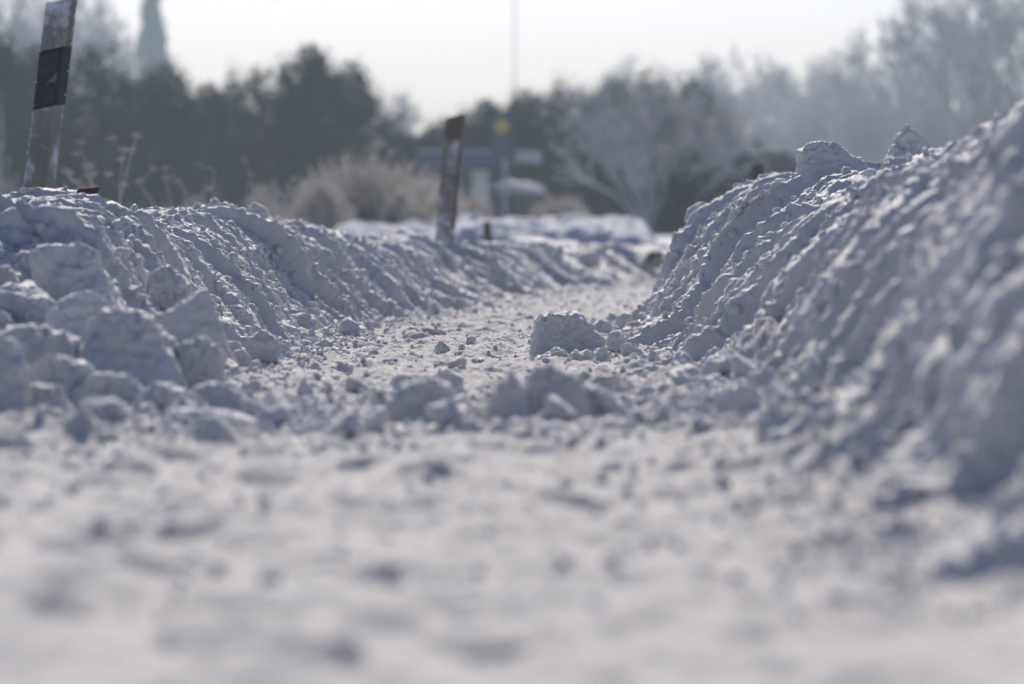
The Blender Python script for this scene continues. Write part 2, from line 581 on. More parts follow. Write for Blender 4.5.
def chunk(name, label, Y, pts, depth=None, level=5, rough=0.28, mat=None, cat="snow chunk", group=None, pw=15, seed=None, sharp=False):
    W = np.array([P(px, py, Y) for px, py in pts])[:, [0, 2]]
    c = W.mean(0)
    Q = W - c
    # order counter-clockwise
    ang = np.arctan2(Q[:, 1], Q[:, 0])
    Q = Q[np.argsort(ang)]
    planes = []
    w = np.ptp(Q[:, 0])
    seed = seed if seed is not None else abs(hash_(label)) % 977
    rs = np.random.default_rng(seed)
    for i in range(len(Q)):
        a, b = Q[i], Q[(i + 1) % len(Q)]
        e = b - a
        n = np.array([e[1], -e[0]])
        l = np.linalg.norm(n)
        if l < 1e-6:
            continue
        n /= l
        dd = max(float(n @ a), 0.004)
        planes.append(((n[0], rs.uniform(-0.12, 0.14), n[1]), dd * 1.0))
    dp = depth or min(w, np.ptp(Q[:, 1]) * 1.6) * 0.85
    planes.append(((rs.uniform(-0.35, 0.35), -1, rs.uniform(0.1, 0.45)), dp * 0.5))
    planes.append(((rs.uniform(-0.3, 0.3), 1, rs.uniform(0.0, 0.5)), dp * 0.5))
    if not sharp:
        planes.append(((rs.uniform(-1, 1), -1, 0.7), dp * 0.62))
        planes.append(((rs.uniform(-1, 1), 1, 0.7), dp * 0.62))
    v, f = chunk_verts(planes, level, seed, rough, pw)
    o = mesh_np(name, v, f, mat or M_CHUNK)
    o.location = (c[0], Y + dp * 0.3, c[1] + (0.007 if 5.7 < Y < 6.7 else 0.0))
    tag(o, label, cat, group)
    return o


def hash_(s):
    h = 7
    for ch in s:
        h = (h * 31 + ord(ch)) % 100003
    return h


CH = "snow_chunk"
# heap at the near end of the left bank
chunk(CH, "tall upright snow block, highest of the heap at the left edge", 7.9,
      [(33, 325), (36, 252), (58, 243), (97, 257), (110, 285), (126, 315), (120, 340)], level=6)
chunk(CH, "squarish snow chunk cut by the left edge of the photo, level with the heap's top", 7.5, [(-30, 300), (10, 288), (38, 292), (58, 305), (64, 350), (-30, 352)], level=6)
chunk(CH, "rounded snow chunk directly below the tall upright block", 7.2, [(46, 316), (72, 296), (100, 299), (116, 318), (114, 375), (48, 378)], level=6)
chunk(CH, "large hollowed snow boulder in the middle of the left heap", 6.9, [(84, 338), (104, 310), (148, 316), (168, 342), (184, 388), (160, 404), (80, 404)], level=6)
chunk(CH, "pointed triangular snow slab leaning at the right end of the left heap", 7.25,
      [(148, 322), (206, 288), (218, 322), (228, 352), (216, 390), (160, 394)], depth=0.07, level=6, rough=0.2, pw=24, sharp=True)
chunk(CH, "round snow lump below the pointed triangular slab", 6.95, [(178, 348), (198, 337), (219, 349), (224, 380), (202, 396), (178, 386)], level=6)
chunk(CH, "shaded snow lump at the left edge, low in the heap", 6.2, [(-30, 352), (5, 344), (20, 354), (27, 395), (22, 430), (-30, 432)], level=6)
chunk(CH, "low snow chunk just right of the shaded lump at the left edge", 6.25, [(14, 404), (32, 390), (60, 395), (72, 420), (62, 434), (16, 434)])
chunk(CH, "smooth oblong snow chunk resting above the boxy chunk", 6.5, [(72, 398), (94, 378), (130, 383), (150, 405), (142, 420), (76, 420)], level=6)
chunk(CH, "boxy dark fronted snow chunk at the foot of the left heap", 5.85, [(72, 420), (88, 404), (114, 405), (129, 422), (128, 442), (74, 443)], level=6)
chunk(CH, "long low ridge of snow right of the boxy chunk", 6.0, [(150, 428), (176, 414), (230, 417), (292, 436), (286, 444), (150, 444)], depth=0.07)
chunk(CH, "broad snow lump filling the heap beneath the left edge", 6.9, [(-30, 345), (30, 330), (85, 345), (100, 405), (-30, 410)], level=6)
chunk(CH, "knobbly snow lump in front of the broad lump of the heap", 6.55, [(22, 382), (56, 360), (88, 370), (102, 400), (26, 404)], level=6)
chunk(CH, "crumbled snow chunk at the right foot of the left heap", 6.45, [(184, 405), (212, 388), (243, 400), (252, 426), (188, 430)])
chunk(CH, "small snow chunk between the heap and the crumbled chunk", 6.4, [(140, 400), (160, 388), (182, 396), (190, 420), (142, 422)])
chunk(CH, "upright slab set into the left bank behind the heap", 8.9, [(104, 315), (107, 228), (124, 214), (144, 236), (152, 290), (148, 318)], level=6, depth=0.12)
chunk(CH, "round boulder of snow half buried in the left bank above the triangular slab", 8.5, [(146, 312), (149, 277), (165, 266), (182, 276), (190, 300), (184, 316)], level=6)
chunk(CH, "rounded snow knob on the crest of the left bank", 13.4, [(245, 216), (248, 208), (256, 203), (266, 208), (269, 217)])
chunk(CH, "small egg shaped snow knob high on the left bank face", 10.4, [(204, 252), (207, 241), (216, 239), (222, 247), (219, 254)])
chunk(CH, "flat topped snow lump at the foot of the left bank", 10.0, [(222, 322), (226, 308), (240, 305), (252, 314), (254, 330), (224, 332)])
chunk(CH, "wedge of snow at the foot of the left bank, farthest of the toe debris", 11.5, [(282, 328), (292, 315), (312, 314), (318, 328), (300, 334)])
chunk(CH, "pair sized snow clump at the path edge right of the triangular slab", 8.6, [(246, 360), (250, 338), (266, 330), (280, 344), (276, 362)])
# middle of the path
chunk(CH, "large free standing block of snow in focus beside the right bank", 9.5,
      [(530, 368), (536, 322), (546, 314), (578, 314), (604, 340), (600, 356), (572, 368)], level=6, rough=0.20, pw=24, depth=0.13, sharp=True)
chunk(CH, "crumbly lump at the left foot of the free standing block", 9.25, [(528, 376), (540, 356), (560, 350), (574, 360), (570, 378)], rough=0.4)
chunk(CH, "crumbly lump at the right foot of the free standing block", 9.2, [(566, 378), (572, 354), (588, 350), (600, 362), (598, 378)], rough=0.4)
chunk(CH, "little snow wedge right of the free standing block", 9.1, [(590, 368), (598, 350), (606, 346), (612, 362), (604, 372)])
chunk(CH, "rounded snow ball between the free standing block and the right bank", 9.9, [(604, 344), (610, 334), (620, 331), (628, 340), (622, 350), (608, 350)])
chunk(CH, "flat snow slab lying at the toe of the right bank", 8.2, [(630, 380), (634, 370), (660, 366), (672, 372), (668, 384)], depth=0.07)
chunk(CH, "split snow lump at the left of the debris row across the path", 6.25, [(390, 426), (398, 390), (426, 382), (449, 392), (454, 424), (424, 432)], level=6)
chunk(CH, "small slab of snow on the path behind the split lump", 7.7, [(422, 388), (428, 376), (444, 371), (463, 377), (462, 390)])
chunk(CH, "narrow standing snow lump at the left of the peaked boulder", 6.1, [(486, 430), (494, 394), (511, 376), (523, 392), (526, 434), (496, 440)], level=6)
chunk(CH, "peaked snow boulder, largest of the debris row across the path", 6.15, [(504, 436), (518, 394), (542, 373), (576, 380), (594, 412), (568, 442), (510, 444)], level=6)
chunk(CH, "smooth snow chunk at the right of the peaked boulder", 6.2, [(560, 406), (586, 390), (610, 398), (628, 420), (614, 436), (560, 436)], level=6)
chunk(CH, "small round snow ball in front of the peaked boulder", 5.75, [(533, 444), (542, 431), (558, 428), (572, 436), (570, 446)])
chunk(CH, "small snow lump alone on the path left of the split lump", 6.5, [(342, 428), (350, 415), (366, 411), (376, 420), (374, 430)])
chunk(CH, "small snow lump between the split lump and the standing lump", 6.2, [(458, 432), (462, 416), (474, 410), (487, 418), (487, 434)])
chunk(CH, "low snow ridge in front of the split lump", 5.85, [(338, 442), (366, 430), (412, 433), (420, 446), (340, 447)], depth=0.06)
chunk(CH, "low snow mound at the right end of the debris row", 6.1, [(618, 438), (640, 424), (672, 424), (692, 440), (680, 446), (620, 446)])
chunk(CH, "thin snow crust piece lying right of the smooth chunk", 6.9, [(612, 412), (626, 402), (648, 404), (656, 416), (640, 422)], depth=0.05)
chunk(CH, "dark sided snow lump by the toe of the right bank", 6.6, [(716, 430), (724, 398), (742, 384), (758, 396), (760, 430)])
# right bank crest
chunk(CH, "large wedge shaped snow chunk standing on the crest of the right bank", 10.4,
      [(799, 196), (800, 150), (810, 142), (832, 144), (864, 168), (868, 194)], level=6, rough=0.17, pw=26, depth=0.13, sharp=True)
chunk(CH, "pointed snow chunk on the right bank crest right of the wedge", 9.0, [(886, 168), (891, 150), (905, 126), (927, 145), (930, 168)], level=6, sharp=True, pw=20)
chunk(CH, "rounded snow knob at the far left end of the right bank crest", 12.9, [(686, 222), (690, 208), (701, 202), (713, 208), (716, 222)])
chunk(CH, "small angular snow piece on the right bank crest left of the wedge", 11.6, [(768, 196), (772, 182), (784, 178), (793, 186), (792, 198)])
# dirt-coloured lumps far along the left bank
chunk(CH, "brownish block of dirty snow on the far end of the left bank", 24.5, [(576, 268), (580, 253), (596, 251), (601, 266)], mat=M_DIRTY, level=5)
chunk("frozen_clod", "dark wedge of frozen earth sticking out beside the right bank", 26.5, [(638, 266), (643, 259), (652, 250), (662, 251), (664, 268)], mat=M_CLOD, cat="clod")


# small clods: individuals of one kind
def clod_mesh(i):
    rs = np.random.default_rng(100 + i)
    pl = []
    for k in range(11):
        n = rs.normal(size=3)
        pl.append((n, rs.uniform(0.7, 1.1)))
    v, f = ICO[4]
    Nn = np.array([p[0] for p in pl]); Nn /= np.linalg.norm(Nn, axis=1)[:, None]
    D = np.array([p[1] for p in pl])
    q = np.clip(v @ Nn.T, 0, None) / D[None]
    r = np.minimum((q ** 9).sum(1) ** (-1 / 9), 1.5)
    p = v * r[:, None]
    p = p + v * (0.22 * fbm(p[:, 0] * 1.3 + i, p[:, 1] * 1.3, p[:, 2] * 1.3, 4, 0.6))[:, None]
    return p, f


clod_data = []
for i in range(8):
    v, f = clod_mesh(i)
    o = mesh_np("snow_clod", v, f, M_CHUNK)
    clod_data.append(o.data)
    bpy.data.objects.remove(o)


def spot():
    """a point on the path, thicker along the toes and in the debris row"""
    while True:
        k = random.random()
        if k < 0.33:
            Y = random.uniform(5.6, 7.2)
            X = random.uniform(-0.5, 0.45)
        elif k < 0.62:
            Y = random.uniform(6.5, 17)
            X = float(XL(Y)) + abs(random.gauss(0, 0.10))
        elif k < 0.88:
            Y = random.uniform(5.2, 12.5)
            X = float(XR(Y)) - abs(random.gauss(0, 0.11))
        else:
            Y = random.uniform(5.5, 14)
            X = random.uniform(float(XL(Y)), float(XR(Y)))
        if abs(X) < Y * 0.128:
            return X, Y


n_clod = 0
clod_places = []
while n_clod < 230:
    X, Y = spot()
    r = random.choice([0.008, 0.010, 0.012, 0.015, 0.018, 0.024]) * random.uniform(0.8, 1.2)
    if Y > 9:
        r *= 1.15
    if any(abs(X - a) < 0.8 * (r + c) and abs(Y - b) < 0.8 * (r + c) for a, b, c in clod_places):
        continue
    clod_places.append((X, Y, r))
    z = float(ground_z(np.array([X]), np.array([Y]))[0])
    o = bpy.data.objects.new("snow_clod", random.choice(clod_data))
    o.location = (X, Y, z + r * 0.35)
    o.rotation_euler = (random.uniform(0, 6.3), random.uniform(0, 6.3), random.uniform(0, 6.3))
    o.scale = (r * random.uniform(0.8, 1.3), r * random.uniform(0.8, 1.2), r * random.uniform(0.7, 1.0))
    link(o)
    tag(o, "small loose snow clod lying on the trodden path between the two banks", "snow clod", "small snow clods on the path")
    n_clod += 1


def crumbs(name, pts, sizes, label, mat, level=2):
    v, f = ICO[level]
    n = len(pts)
    base = []
    for i in range(12):
        rs = np.random.default_rng(500 + i)
        ph = rs.uniform(0, 50, 3)
        b = v * (1 + 0.45 * perlin(v[:, 0] * 1.1 + ph[0], v[:, 1] * 1.1 + ph[1], v[:, 2] * 1.1 + ph[2])
                 + 0.2 * perlin(v[:, 0] * 2.6 + ph[0], v[:, 1] * 2.6, v[:, 2] * 2.6))[:, None]
        base.append(b * rs.uniform(0.7, 1.25, 3))
    base = np.array(base)
    k = rng.integers(0, 12, n)
    q = rng.normal(size=(n, 4))
    q /= np.linalg.norm(q, axis=1)[:, None]
    w, x, y, z = q.T
    Rm = np.stack([1 - 2 * (y * y + z * z), 2 * (x * y - z * w), 2 * (x * z + y * w),
                   2 * (x * y + z * w), 1 - 2 * (x * x + z * z), 2 * (y * z - x * w),
                   2 * (x * z - y * w), 2 * (y * z + x * w), 1 - 2 * (x * x + y * y)], 1).reshape(n, 3, 3)
    V = np.einsum("nij,nvj->nvi", Rm, base[k]) * sizes[:, None, None] + pts[:, None, :]
    Fc = (np.arange(n)[:, None, None] * len(v) + f[None]).reshape(-1, 3)
    o = mesh_np(name, V.reshape(-1, 3), Fc, mat)
    tag(o, label, "snow crumbs", kind="stuff")


# crumbs on the path
N = 24000
Y = np.where(rng.random(N) < 0.08, rng.uniform(3, 6, N), rng.uniform(5.6, 25, N))
kind = rng.random(N)
X = np.where(kind < 0.35, XL(Y) + np.abs(rng.normal(0, 0.13, N)),
             np.where(kind < 0.72, XR(Y) - np.abs(rng.normal(0, 0.15, N)), rng.uniform(-1, 1, N) * 0.55 + (XL(Y) + XR(Y)) / 2))
row = rng.random(N) < 0.22
Y = np.where(row, rng.normal(6.4, 0.4, N), Y)
X = np.where(row, rng.uniform(-0.75, 0.6, N), X)
sz = 0.0022 + 0.0065 * rng.random(N) ** 2.5
pts = np.stack([X, Y, ground_z(X, Y) + sz * 0.25], 1)
crumbs("snow_crumbs", pts, sz, "fine snow crumbs strewn over the trodden path", M_CHUNK)
# crumbs caught on the banks
bp, bs = [], []
for lab, (V, Nn, T) in BANKS.items():
    fl = V.reshape(-1, 3)
    t = T.reshape(-1)
    n = 16000
    i = rng.integers(0, len(fl), n * 3)
    keep = (t[i] < 0.55) & (fl[i, 1] < 18) & (fl[i, 1] > 3)
    i = i[keep][:n]
    s = 0.002 + 0.012 * rng.random(len(i)) ** 4
    bp.append(fl[i] + np.array([0, 0, 1]) * s[:, None] * 0.3)
    bs.append(s)
crumbs("bank_crumbs", np.concatenate(bp), np.concatenate(bs), "loose snow crumbs clinging to the faces of the two near banks", M_CHUNK)

# a dead leaf on the left bank crest
M_LEAF = plain_mat("dead_leaf", (0.10, 0.045, 0.03), (0.2, 0.1, 0.06), 60)
_V = next(v for k, v in BANKS.items() if "left of the path" in k)[0].reshape(-1, 3)
_near = _V[(_V[:, 1] > 9.2) & (_V[:, 1] < 10.2) & (_V[:, 0] < -0.98) & (_V[:, 0] > -1.06)]
c = _near[np.argmax(_near[:, 2])] + np.array([0, 0, 0.006])
bm = bmesh.new()
prev = None
for i in range(9):
    t = i / 8
    w = 0.016 * math.sin(math.pi * t) ** 0.8 + 0.0006
    x = (t - 0.5) * 0.06
    a = bm.verts.new((x, -w, 0.010 * math.cos(t * 5) + 0.006))
    m_ = bm.verts.new((x, 0, 0.010 * math.cos(t * 5)))
    b_ = bm.verts.new((x, w, 0.010 * math.cos(t * 5) + 0.006))
    if prev:
        bm.faces.new((prev[0], a, m_, prev[1]))
        bm.faces.new((prev[1], m_, b_, prev[2]))
    prev = (a, m_, b_)
lf = bm_obj("dead_leaf", bm, M_LEAF, smooth=True)
lf.location = (c[0], c[1], c[2])
lf.rotation_euler = (R(50), R(-15), R(10))
md = lf.modifiers.new("s", "SOLIDIFY")
md.thickness = 0.001
tag(lf, "curled brown dead leaf lying on the crest of the left bank", "leaf")


# ------------------------------------------------------------------ roadside posts
def post_mat(name, base, base2, frost, dirtc=(0.11, 0.10, 0.08), fl=0.5, fh=0.62):
    m, nt, b = new_mat(name)
    tc = nd(nt, "ShaderNodeTexCoord")
    mp = nd(nt, "ShaderNodeMapping")
    mp.inputs["Scale"].default_value = (22, 22, 4)
    nt.links.new(tc.outputs["Object"], mp.inputs["Vector"])
    c1 = noise_mix(nt, 1, base, base2, 0.35, 0.65, vec=mp.outputs["Vector"], detail=6)
    c2 = noise_mix(nt, 9, c1, dirtc, 0.50, 0.75, vec=tc.outputs["Object"], detail=6)
    c3 = noise_mix(nt, 14, c2, frost, fl, fh, vec=tc.outputs["Object"], detail=8)
    nt.links.new(c3, b.inputs["Base Color"])
    b.inputs["Roughness"].default_value = 0.65
    n = nd(nt, "ShaderNodeTexNoise")
    n.inputs["Scale"].default_value = 120
    n.inputs["Detail"].default_value = 6
    nt.links.new(tc.outputs["Object"], n.inputs["Vector"])
    bp = nd(nt, "ShaderNodeBump")
    bp.inputs["Strength"].default_value = 0.6
    bp.inputs["Distance"].default_value = 0.004
    nt.links.new(n.outputs["Fac"], bp.inputs["Height"])
    nt.links.new(bp.outputs["Normal"], b.inputs["Normal"])
    return m


M_POST = post_mat("post_plastic", (0.12, 0.12, 0.105), (0.20, 0.20, 0.185), (0.46, 0.48, 0.53), fl=0.50, fh=0.66)
M_BAND = post_mat("post_band", (0.012, 0.013, 0.018), (0.03, 0.03, 0.04), (0.30, 0.31, 0.36), (0.04, 0.04, 0.05), fl=0.56, fh=0.78)
M_BLACK = plain_mat("band_black", (0.010, 0.012, 0.018), (0.025, 0.026, 0.03), 30)
M_POST2 = post_mat("post_grey", (0.15, 0.15, 0.145), (0.24, 0.24, 0.24), (0.45, 0.45, 0.49), fl=0.50, fh=0.62)
M_TIP = post_mat("post_tip", (0.07, 0.06, 0.05), (0.11, 0.095, 0.08), (0.30, 0.28, 0.26), fl=0.6, fh=0.8)
M_EDGE = plain_mat("post_edge", (0.05, 0.045, 0.045), (0.09, 0.08, 0.07), 25)


def prism(name, sec, z0f, z1f, mat, parent, nz=10, scale=1.0, wob=0.0):
    """extruded post cross-section between two slanted planes z0f(x), z1f(x)"""
    sec = [(x * scale, y * scale) for x, y in sec]
    bm = bmesh.new()
    rings = []
    for k in range(nz + 1):
        t = k / nz
        ring = []
        for (x, y) in sec:
            z = z0f(x) * (1 - t) + z1f(x) * t
            ring.append(bm.verts.new((x + wob * math.sin(z * 7), y, z)))
        rings.append(ring)
    n = len(sec)
    for k in range(nz):
        for i in range(n):
            bm.faces.new((rings[k][i], rings[k][(i + 1) % n], rings[k + 1][(i + 1) % n], rings[k + 1][i]))
    bm.faces.new(rings[0][::-1])
    bm.faces.new(rings[-1])
    es = [e for e in bm.edges if len(e.link_faces) == 2 and e.calc_face_angle(0) > 0.4]
    bmesh.ops.bevel(bm, geom=es, offset=0.0022, segments=2, affect="EDGES", clamp_overlap=True)
    return bm_obj(name, bm, mat, parent, smooth=False)


# first (left) post: front face to the left, narrower face turning away on the right
t1 = P(62, -3, 12.6)
sec1 = [(-0.050, -0.020), (-0.046, -0.030), (0.018, -0.046), (0.026, -0.044), (0.050, 0.006), (0.046, 0.022), (-0.020, 0.034), (-0.044, 0.010)]
lean = math.atan2(22, 183)
Lp = 1.15
root = empty("delineator_post", (t1[0] - math.sin(lean) * Lp, 12.6, t1[2] - math.cos(lean) * Lp),
             "leaning white roadside post with a slanted black band at the upper left of the photo", "road post",
             rot=(R(-3), lean, R(4)))
sl = lambda x: 0.33 * x
prism("post_body", sec1, lambda x: 0.0, lambda x: Lp - 0.175 - 0.19 + sl(x) - 0.0, M_POST, root, nz=8)
prism("black_band", sec1, lambda x: Lp - 0.365 + sl(x), lambda x: Lp - 0.172 + sl(x), M_BLACK, root, nz=4, scale=1.02)
prism("post_head", sec1, lambda x: Lp - 0.170 + sl(x), lambda x: Lp - 0.012 + 0.30 * x, M_POST, root, nz=4)
# frosted film on the band's front face, and the rim of frost on top
bm = bmesh.new()
zz = lambda x, z: (x, -0.0335 - (x + 0.046) * 0.25, z + sl(x))
xs_ = np.linspace(-0.045, 0.016, 12)
zs_ = np.linspace(Lp - 0.355, Lp - 0.182, 20)
gv = [[None] * len(zs_) for _ in xs_]
for i, x in enumerate(xs_):
    for j, z in enumerate(zs_):
        p = zz(x, z)
        gv[i][j] = bm.verts.new((p[0], p[1] - 0.0015 - 0.0015 * random.random(), p[2]))
for i in range(len(xs_) - 1):
    for j in range(len(zs_) - 1):
        if random.random() < 0.97:
            bm.faces.new((gv[i][j], gv[i + 1][j], gv[i + 1][j + 1], gv[i][j + 1]))
fr = bm_obj("frosted_reflector", bm, M_BAND, root)
md = fr.modifiers.new("s", "SOLIDIFY")
md.thickness = 0.0015
M_FROST = snow_mat("post_frost", sss=0.2)
bm = bmesh.new()
for i in range(160):
    a = random.random()
    x = -0.048 + 0.098 * a
    if random.random() < 0.45:
        p = (x, -0.034 + random.uniform(-0.01, 0.05), Lp - 0.012 + 0.30 * x + 0.001)
    else:
        z = random.uniform(0.5, Lp - 0.02)
        p = (random.choice([-0.048, -0.05]), random.uniform(-0.028, -0.0), z) if random.random() < 0.6 else (0.047, random.uniform(-0.01, 0.015), z)
    r = random.uniform(0.0015, 0.004)
    bmesh.ops.create_icosphere(bm, subdivisions=1, radius=r, matrix=Matrix.Translation(p) @ Matrix.Diagonal((1, 1, 0.8, 1)))
tag(bm_obj("frost_rim", bm, M_FROST, root, smooth=True), kind="stuff")

# second (middle) post, farther
t2 = P(457, 113, 20.5)
sec2 = [(-0.054, -0.030), (-0.050, -0.042), (0.030, -0.046), (0.040, -0.040), (0.054, 0.010), (0.048, 0.030), (-0.048, 0.030)]
lean2 = math.atan2(13, 135)
Lp2 = 1.05
root2 = empty("delineator_post", (t2[0] - math.sin(lean2) * Lp2, 20.5, t2[2] - math.cos(lean2) * Lp2),
              "leaning grey roadside post with a brown worn tip near the middle of the photo", "road post", rot=(R(-2), lean2, R(6)))
sl2 = lambda x: 0.30 * x
prism("post_body", sec2, lambda x: 0, lambda x: Lp2 - 0.145 + sl2(x) * 0.2, M_POST2, root2, nz=10)
prism("post_tip", sec2, lambda x: Lp2 - 0.143 + sl2(x) * 0.2, lambda x: Lp2 - 0.008 + 0.35 * x - 4.0 * x * x, M_TIP, root2, nz=5)
bm = bmesh.new()
box_bm(bm, 0.030, 0.043, -0.050, -0.040, 0.45, Lp2 - 0.15, 0.002)
bm_obj("edge_strip", bm, M_EDGE, root2)
bm = bmesh.new()
box_bm(bm, -0.053, -0.046, -0.046, -0.036, 0.60, Lp2 - 0.20, 0.002)
bm_obj("edge_strip", bm, M_EDGE, root2)
bm = bmesh.new()
box_bm(bm, -0.052, 0.036, -0.0485, -0.046, Lp2 - 0.352, Lp2 - 0.342, 0.0)
bm_obj("seam", bm, M_EDGE, root2)

# third post behind the right bank, fourth a dark stub before the far bank
M_DARKPOST = plain_mat("dark_post", (0.10, 0.065, 0.06), (0.16, 0.11, 0.10), 12, bump=0.4)
t3 = P(755, 164, 30)
root3 = empty("delineator_post", (t3[0], 30, t3[2] - 1.02), "dark reddish post barely showing above the right bank", "road post", rot=(0, R(1), 0))
prism("post_body", sec2, lambda x: 0, lambda x: 0.90 + sl2(x), M_DARKPOST, root3, nz=5)
prism("post_tip", sec2, lambda x: 0.902 + sl2(x), lambda x: 1.015 + sl2(x), M_EDGE, root3, nz=2)
t4 = P(491, 220, 33)
root4 = empty("marker_stake", (t4[0], 33, t4[2] - 0.55), "short dark stake standing in front of the sunlit far snow bank", "stake", rot=(0, R(-4), 0))
prism("stake_body", sec2, lambda x: 0, lambda x: 0.40, M_DARKPOST, root4, nz=4, scale=0.8)
prism("stake_head", sec2, lambda x: 0.402, lambda x: 0.54, M_EDGE, root4, nz=2, scale=0.62)


# ------------------------------------------------------------------ trees and plants
def foliage_mat(name, dark, frost, lo, hi, trans=0.0):
    m, nt, b = new_mat(name)
    tc = nd(nt, "ShaderNodeTexCoord")
    col = noise_mix(nt, 0.9, dark, frost, lo, hi, vec=tc.outputs["Object"], detail=6, rough=0.75)
    nt.links.new(col, b.inputs["Base Color"])
    b.inputs["Roughness"].default_value = 0.8
    b.inputs["Specular IOR Level"].default_value = 0.15
    if trans:
        tr = nd(nt, "ShaderNodeBsdfTranslucent")
        nt.links.new(col, tr.inputs["Color"])
        ms_ = nd(nt, "ShaderNodeMixShader")
        ms_.inputs[0].default_value = trans
        nt.links.new(b.outputs[0], ms_.inputs[1])
        nt.links.new(tr.outputs[0], ms_.inputs[2])
        nt.links.new(ms_.outputs[0], nt.nodes["Material Output"].inputs["Surface"])
    return m


M_EVER = foliage_mat("evergreen_leaves", (0.035, 0.050, 0.035), (0.25, 0.28, 0.30), 0.52, 0.85)
M_BARK = plain_mat("bark", (0.05, 0.042, 0.035), (0.11, 0.10, 0.09), 3)
M_FTWIG = foliage_mat("frosted_twigs", (0.36, 0.37, 0.38), (0.66, 0.68, 0.70), 0.35, 0.65, 0.4)
M_HTWIG = foliage_mat("hoar_twigs", (0.22, 0.21, 0.21), (0.50, 0.51, 0.54), 0.35, 0.65, 0.35)
M_BUSH = foliage_mat("frosted_bush_twigs", (0.48, 0.45, 0.42), (0.80, 0.78, 0.76), 0.35, 0.65, 0.6)
M_WEED = foliage_mat("frosted_weed", (0.36, 0.34, 0.33), (0.62, 0.62, 0.64), 0.3, 0.6, 0.4)


def leaf_cards(C, size, rs):
    """two-triangle leaf sprays at centres C"""
    n = len(C)
    a = rs.normal(size=(n, 3))
    a /= np.linalg.norm(a, axis=1)[:, None]
    b = np.cross(a, rs.normal(size=(n, 3)))
    b /= np.linalg.norm(b, axis=1)[:, None]
    s = size * rs.uniform(0.5, 1.3, n)[:, None]
    a, b = a * s, b * s * 0.55
    V = np.stack([C - a, C + b * 0.9, C + a, C - b], 1).reshape(-1, 3)
    Fq = np.arange(n)[:, None] * 4 + np.arange(4)[None]
    return V, Fq


def evergreen_mesh(seed, kind):
    """crown 1 unit wide radius, about 2 units tall starting at z=0"""
    rs = np.random.default_rng(seed)
    nC = 330
    C = []
    while len(C) < nC:
        p = rs.uniform(-1, 1, 3)
        z = (p[2] + 1) / 2
        if kind == 0:      # broad uneven dome
            rad = math.sqrt(max(0, 1 - (max(z - 0.25, 0) / 0.75) ** 2.2)) * (0.85 + 0.3 * float(perlin(math.atan2(p[1], p[0]) * 1.4, z * 3, seed)))
        elif kind == 1:    # loose cone
            rad = (1 - z) ** 0.75 * 0.9 + 0.05
        else:              # several leaders
            rad = 0.95 * math.sqrt(max(0, 1 - z ** 3)) * (0.75 + 0.5 * float(perlin(math.atan2(p[1], p[0]) * 2, z * 2, seed)))
        r = math.hypot(p[0], p[1])
        if r < rad and (r > rad * 0.45 or z > 0.6 or rs.random() < 0.35):
            C.append((p[0], p[1], z * 2))
    C = np.array(C)
    cs = rs.uniform(0.09, 0.22, nC)
    per = 48
    off = rs.normal(size=(nC, per, 3)) * cs[:, None, None] * 0.62
    off[..., 2] *= 0.8
    L = (C[:, None] + off).reshape(-1, 3)
    tips = rs.normal(size=(260, 3))
    V, Fq = leaf_cards(L, 0.042, rs)
    return V, Fq, C


def make_evergreen(seed, kind):
    V, Fq, C = evergreen_mesh(seed, kind)
    root = empty("evergreen_tree", (0, 0, 0), "x", "tree", "dark trees behind the bus shelter")
    mesh_np("crown", V, Fq, M_EVER, root, smooth=False)
    rs = np.random.default_rng(seed)
    segs = [((0, 0, -0.9), (0.02, 0, 0.4), 0.09, 0.07), ((0.02, 0, 0.4), (0.0, 0.03, 1.5), 0.07, 0.02)]
    for c_ in C[::9]:
        h = c_[2] * 0.55
        segs.append(((0.0, 0.0, h), tuple(c_ * 0.9), 0.025, 0.006))
    v, f = tubes(segs, 6)
    mesh_np("trunk", v, f, M_BARK, root)
    return root


def place(proto, first, px, ytop, D, half_px, depthscale, label, native_top=2.0, group=None, rz=None, base=-0.9, low=None):
    """stand a tree so that its crown reaches row ytop, half_px wide at distance D, its trunk foot on the ground"""
    x, y, zt = P(px, ytop, D)
    g = float(terrain(np.array(x), np.array(y)))
    o = proto if first else copy_tree(proto)
    sx = half_px / F * D
    hz = (zt - g) / (native_top - base)
    o.location = (x, y, g - base * hz - 0.05)
    o.scale = (sx, sx * depthscale, hz)
    o.rotation_euler = (0, 0, rz if rz is not None else 0)
    tag(o, label, "tree", group)
    return o


ev = [make_evergreen(11, 0), make_evergreen(12, 2), make_evergreen(13, 1), make_evergreen(14, 0)]
used = set()


def evergreen(k, *a, **kw):
    first = k not in used
    used.add(k)
    return place(ev[k], first, *a, group="dark trees behind the bus shelter", **kw)


